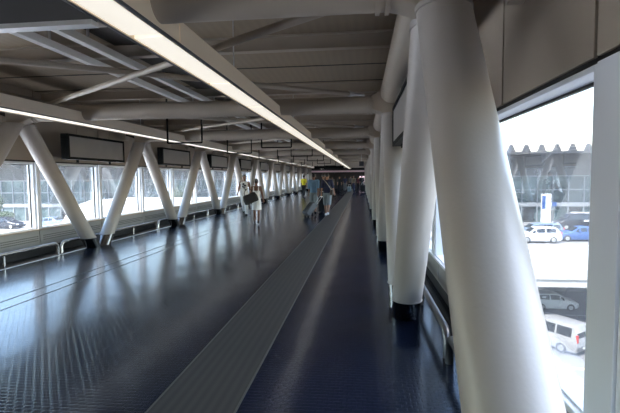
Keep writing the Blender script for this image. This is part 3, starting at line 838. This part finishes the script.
def car(label, kind, loc, rz, paint, roofm=None, sticker=False, group='cars on the roads outside', extras=True):
    L_, W, Hh, st, span, pil = TYPES[kind]
    root = empty('car' if kind != 'van' else 'van', loc, rz); tag(root, label, 'car' if kind != 'van' else 'van', group)
    w = W / 2
    def sec(s):
        for a, b in zip(st, st[1:]):
            if a[0] <= s <= b[0]:
                t = (s - a[0]) / (b[0] - a[0]); return [p + (q - p) * t for p, q in zip(a, b)]
    bm = new(); rs = []
    for s, zb, zbelt, zt, wt in st:
        x = (s - .5) * L_
        nar = .90 if s in (0, 1) else (.96 if s < .06 or s > .95 else 1)
        pts = [(w * .90 * nar, zb), (w * nar, zb + (zbelt - zb) * .45), (w * .985 * nar, zbelt), (w * wt * nar, zt - .03), (w * wt * .82 * nar, zt)]
        pts = pts + [(-a, b) for a, b in pts[::-1]]
        rs.append([bm.verts.new((x, a, b)) for a, b in pts])
    skin_rings(bm, rs); obj('body', bm, paint, root, True, bevel=.02)
    if roofm:
        bm = new(); rs = []
        for s in (.29, .45, .7, .95):
            q = sec(s); x = (s - .5) * L_; rs.append([bm.verts.new((x, a, q[3] + b)) for a, b in ((w * q[4], -.06), (w * q[4] * .82, .02), (-w * q[4] * .82, .02), (-w * q[4], -.06))])
        skin_rings(bm, rs); obj('roof', bm, roofm, root, True)
    # side windows
    for sg in (-1, 1):
        for i, (a, b) in enumerate(zip((span[0],) + pil[0:-1], pil)):
            if i == 0 and a == pil[0]: continue
            a2, b2 = a + .012, b - .012
            P = []
            for s, hi in ((a2, 0), (b2, 0), (b2, 1), (a2, 1)):
                q = sec(s); t = .08 if not hi else .84
                y_ = w * .985 + (w * q[4] - w * .985) * t + .012; z_ = q[2] + (q[3] - .03 - q[2]) * t
                P.append((( s - .5) * L_, sg * y_, z_))
            bm = new(); v = [bm.verts.new(p) for p in P] + [bm.verts.new((p[0], p[1] - sg * .02, p[2])) for p in P]
            for f in ((0, 1, 2, 3), (7, 6, 5, 4), (0, 4, 5, 1), (1, 5, 6, 2), (2, 6, 7, 3), (3, 7, 4, 0)): bm.faces.new([v[j] for j in f])
            obj('side_window', bm, M['carglass'], root)
    # windscreen and rear window
    cab = [s for s in st if s[3] - s[2] > .3]
    fr = (st[st.index(cab[0]) - 1], cab[0]); rr_ = (cab[-1], st[st.index(cab[-1]) + 1])
    for nm, (p, q) in (('windscreen', fr), ('rear_window', rr_)):
        bm = new(); v = []
        for t in (.12, .9):
            s = p[0] + (q[0] - p[0]) * t; z = p[3] + (q[3] - p[3]) * t + .018; ww = w * (p[4] + (q[4] - p[4]) * t) * .84
            v.append([bm.verts.new(((s - .5) * L_, yy, z + dz_)) for dz_ in (0, .012) for yy in (-ww, ww)])
        a, b = v
        for f in ((a[0], a[1], b[1], b[0]), (a[2], b[2], b[3], a[3]), (a[0], a[2], a[3], a[1]), (b[0], b[1], b[3], b[2]), (a[0], b[0], b[2], a[2]), (a[1], a[3], b[3], b[1])): bm.faces.new(f)
        obj(nm, bm, M['carglass'], root)
    r = .31 if kind != 'van' else .33
    for s in (.18, .80):
        for sg in (-1, 1):
            x = (s - .5) * L_
            bm = new(); tube(bm, [(x, sg * (w - .19), r), (x, sg * (w - .02), r), (x, sg * (w + .012), r)], [r, r, r * .93], 24); wh = obj('wheel', bm, M['tyre'], root, True)
            bm = new(); tube(bm, [(x, sg * (w + .005), r), (x, sg * (w + .022), r)], [r * .64, r * .58], 20); obj('hub', bm, M['alloy'], wh, True)
    for sg in (-1, 1):
        bm = new(); box(bm, -.5 * L_ - .01, -.5 * L_ + .18, sg * w * .66 - .15, sg * w * .66 + .15, st[1][2] - .12, st[1][2] + .02); obj('headlight', bm, M['clearlamp'], root, bevel=.02)
        tz = (st[-1][2] - .12, st[-1][2] + (.10 if kind == 'sedan' else .38 if kind == 'van' else .26))
        bm = new(); box(bm, .5 * L_ - .12, .5 * L_ + .012, sg * w * .80 - .09, sg * w * .80 + .10, *tz); obj('tail_light', bm, M['redlamp'], root, bevel=.02)
        bm = new(); q = sec(pil[0] - .02 if kind != 'van' else .26); box(bm, (pil[0] - .53) * L_, (pil[0] - .49) * L_, sg * w - .02 if sg > 0 else -w - .16, w + .16 if sg > 0 else -w + .02, q[2] + .02, q[2] + .14); obj('wing_mirror', bm, paint, root, bevel=.02)
        if kind == 'van': pass
    bm = new(); box(bm, .5 * L_ - .05, .5 * L_ + .05, -w * .86, w * .86, .34, .56); obj('rear_bumper', bm, M['grey'] if kind == 'van' else paint, root, bevel=.03)
    bm = new(); box(bm, .5 * L_ + .05, .5 * L_ + .056, -.25, .25, .42, .53); obj('number_plate', bm, M['car_white'], root)
    if sticker:
        bm = new(); box(bm, L_ * .22, L_ * .36, w * .99, w * 1.0 + .008, .86, 1.12); obj('red_sticker', bm, M['red_sticker'], root)
    return root
VX, VY = 13.45 - .6 * 2.45 + .8 * .95, 29.1 + .8 * 2.45 + .6 * .95
# heading: the car's front is its -x end
car('small white hatchback in front of the grey estate on the road outside', 'hatch', (16.35, 43.4, ZR), 0, M['car_white'])
car('grey estate car just behind the small white hatchback on the road outside', 'estate', (17.6, 46.7, ZR), 0, M['car_grey'])
car('blue saloon car in front of the black van on the road outside', 'sedan', (20.6, 44.6, ZR), 0, M['car_blue'])
v = car('black van with a white roof and a red sticker outside the terminal', 'van', (24.6, 53.9, ZR), 0, M['car_black'], M['car_white'], False)
bm = new(); box(bm, 1.0, 1.8, -.985, -.965, .92, 1.16); obj('red_sticker', bm, M['red_sticker'], v)
bm = new(); box(bm, .3, .9, -.985, -.965, 1.0, 1.16); obj('white_sticker', bm, M['car_white'], v)
car('white car parked in the shade on the lower road under the deck', 'hatch', (16.4, 40.0, ZLOW), PI, M['car_white'])
car('silver van with tall red tail lights on the sunlit lower road', 'van', (VX, VY, ZLOW), math.radians(-53), M['car_silver'])
car('white car on the road, seen in the gap between the two biggest tubes', 'estate', (8.2, 43.6, ZR), 0, M['car_white'])
car('dark car behind the white one, seen in the gap between the two biggest tubes', 'sedan', (9.6, 47.6, ZR), 0, M['car_black'])
car('silver car far along the kerb, seen in the gap between the two biggest tubes', 'hatch', (10.5, 52.0, ZR), 0, M['car_silver'])
for i, (x, y, kd, pt, lab) in enumerate([(-56, 52, 'sedan', 'car_black', 'black car outside the window at the photo edge'), (-50.5, 53.5, 'hatch', 'car_grey', 'grey car beside the black one outside the window at the photo edge'),
        (-46, 52.2, 'estate', 'car_black', 'dark estate car before the terminal doors, beside the dark grey one'), (-40.8, 53.6, 'sedan', 'car_grey', 'dark grey car beside the white ramp wall'),
        (-61, 53.5, 'hatch', 'car_blue', 'blue car outside the window at the photo edge, beyond the black one')]):
    car(lab, kd, (x, y, ZR), 0 if i % 2 else PI, M[pt], group='cars across from the ramp wall')

# trees outside on the left
def tree(x, y, h, r, lab):
    root = empty('tree', (x, y, ZR)); tag(root, lab, 'tree')
    bm = new(); tube(bm, [(0, 0, 0), (.05, 0, h * .4), (0, .05, h * .75)], [.14, .1, .05], 10); obj('trunk', bm, M['bark'], root, True)
    bm = new(); rg = random.Random(int(x * 10))
    for i in range(900):
        while True:
            p = Vector((rg.uniform(-1, 1), rg.uniform(-1, 1), rg.uniform(-1, 1)))
            if .35 < p.length < 1: break
        c = Vector((p.x * r, p.y * r, h * .68 + p.z * h * .34)); s = .16
        n = Vector((rg.uniform(-1, 1), rg.uniform(-1, 1), rg.uniform(-.2, 1))).normalized(); a = n.orthogonal().normalized(); b = n.cross(a)
        vs = [bm.verts.new(c + a * s * u + b * s * w_) for u, w_ in ((-1, 0), (0, -.6), (1, 0), (0, .6))]; bm.faces.new(vs)
    obj('foliage', bm, M['leaf'], root)
tree(-23.5, 56.5, 5.6, 1.5, 'small dark tree showing above the white ramp wall')
tree(-62.5, 57, 4.0, 1.5, 'bushy dark tree beyond the blue car outside the window at the photo edge')
tree(-52.5, 57.5, 4.6, 1.3, 'dark tree behind the black and grey cars, before the terminal glass')
for i, (x, y, h, r, lab) in enumerate([(-59.4, 55.6, 2.3, 1.0, 'dark shrub beyond the blue car outside the window at the photo edge'), (-57.1, 55.8, 2.0, 1.0, 'dark shrub behind the black car, before the terminal glass'),
        (-54.9, 55.6, 2.2, .95, 'dark shrub behind the gap between the black and grey cars'), (-49.6, 56.3, 1.9, 1.1, 'low dark shrub behind the grey car, before the terminal glass')]):
    tree(x, y, h, r, lab)
tree(-14.5, 57, 5.2, 1.3, 'slim tree behind the far end of the white ramp wall')

# ------------------------------------------------------------------ light
W = bpy.data.worlds.new('World'); SC.world = W; W.use_nodes = True
nt = W.node_tree; bg = nt.nodes['Background']
sky = nt.nodes.new('ShaderNodeTexSky'); sky.sky_type = 'NISHITA'; sky.sun_disc = False
sky.sun_elevation = math.radians(52); sky.sun_rotation = math.radians(75); sky.dust_density = 1.0; sky.air_density = 1.2
nt.links.new(sky.outputs[0], bg.inputs['Color']); bg.inputs['Strength'].default_value = .42
sd = bpy.data.lights.new('sun', 'SUN'); sd.energy = 7.0; sd.angle = math.radians(.6); sd.color = (1, .96, .9)
so = bpy.data.objects.new('sun', sd); COL.objects.link(so)
so.rotation_euler = Vector((.35, .5, -.92)).to_track_quat('-Z', 'Y').to_euler()

# ------------------------------------------------------------------ camera
f, yaw, pit, rol = 442.1, .1171, .0665, -.0096
fwd = Vector((-math.sin(yaw) * math.cos(pit), math.cos(yaw) * math.cos(pit), -math.sin(pit)))
right = Vector((math.cos(yaw), math.sin(yaw), 0)); up = right.cross(fwd)
r2 = right * math.cos(rol) + up * math.sin(rol); u2 = up * math.cos(rol) - right * math.sin(rol)
cd = bpy.data.cameras.new('camera'); cd.sensor_width = 36; cd.lens = f / 620 * 36; cd.clip_start = .05; cd.clip_end = 500
co = bpy.data.objects.new('camera', cd); COL.objects.link(co)
mw = Matrix((r2, u2, -fwd)).transposed().to_4x4(); mw.translation = Vector((0, 0, H)); co.matrix_world = mw
SC.camera = co
vs = SC.view_settings
vs.view_transform = 'Standard'; vs.look = 'None'; vs.exposure = 1.55; vs.gamma = 1.0; vs.use_curve_mapping = False
SC.cycles.use_denoising = True
SC.cycles.max_bounces = 10; SC.cycles.transparent_max_bounces = 24; SC.cycles.diffuse_bounces = 6; SC.cycles.glossy_bounces = 5
SC.cycles.sample_clamp_indirect = 6
SC.cycles.caustics_reflective = False; SC.cycles.caustics_refractive = False
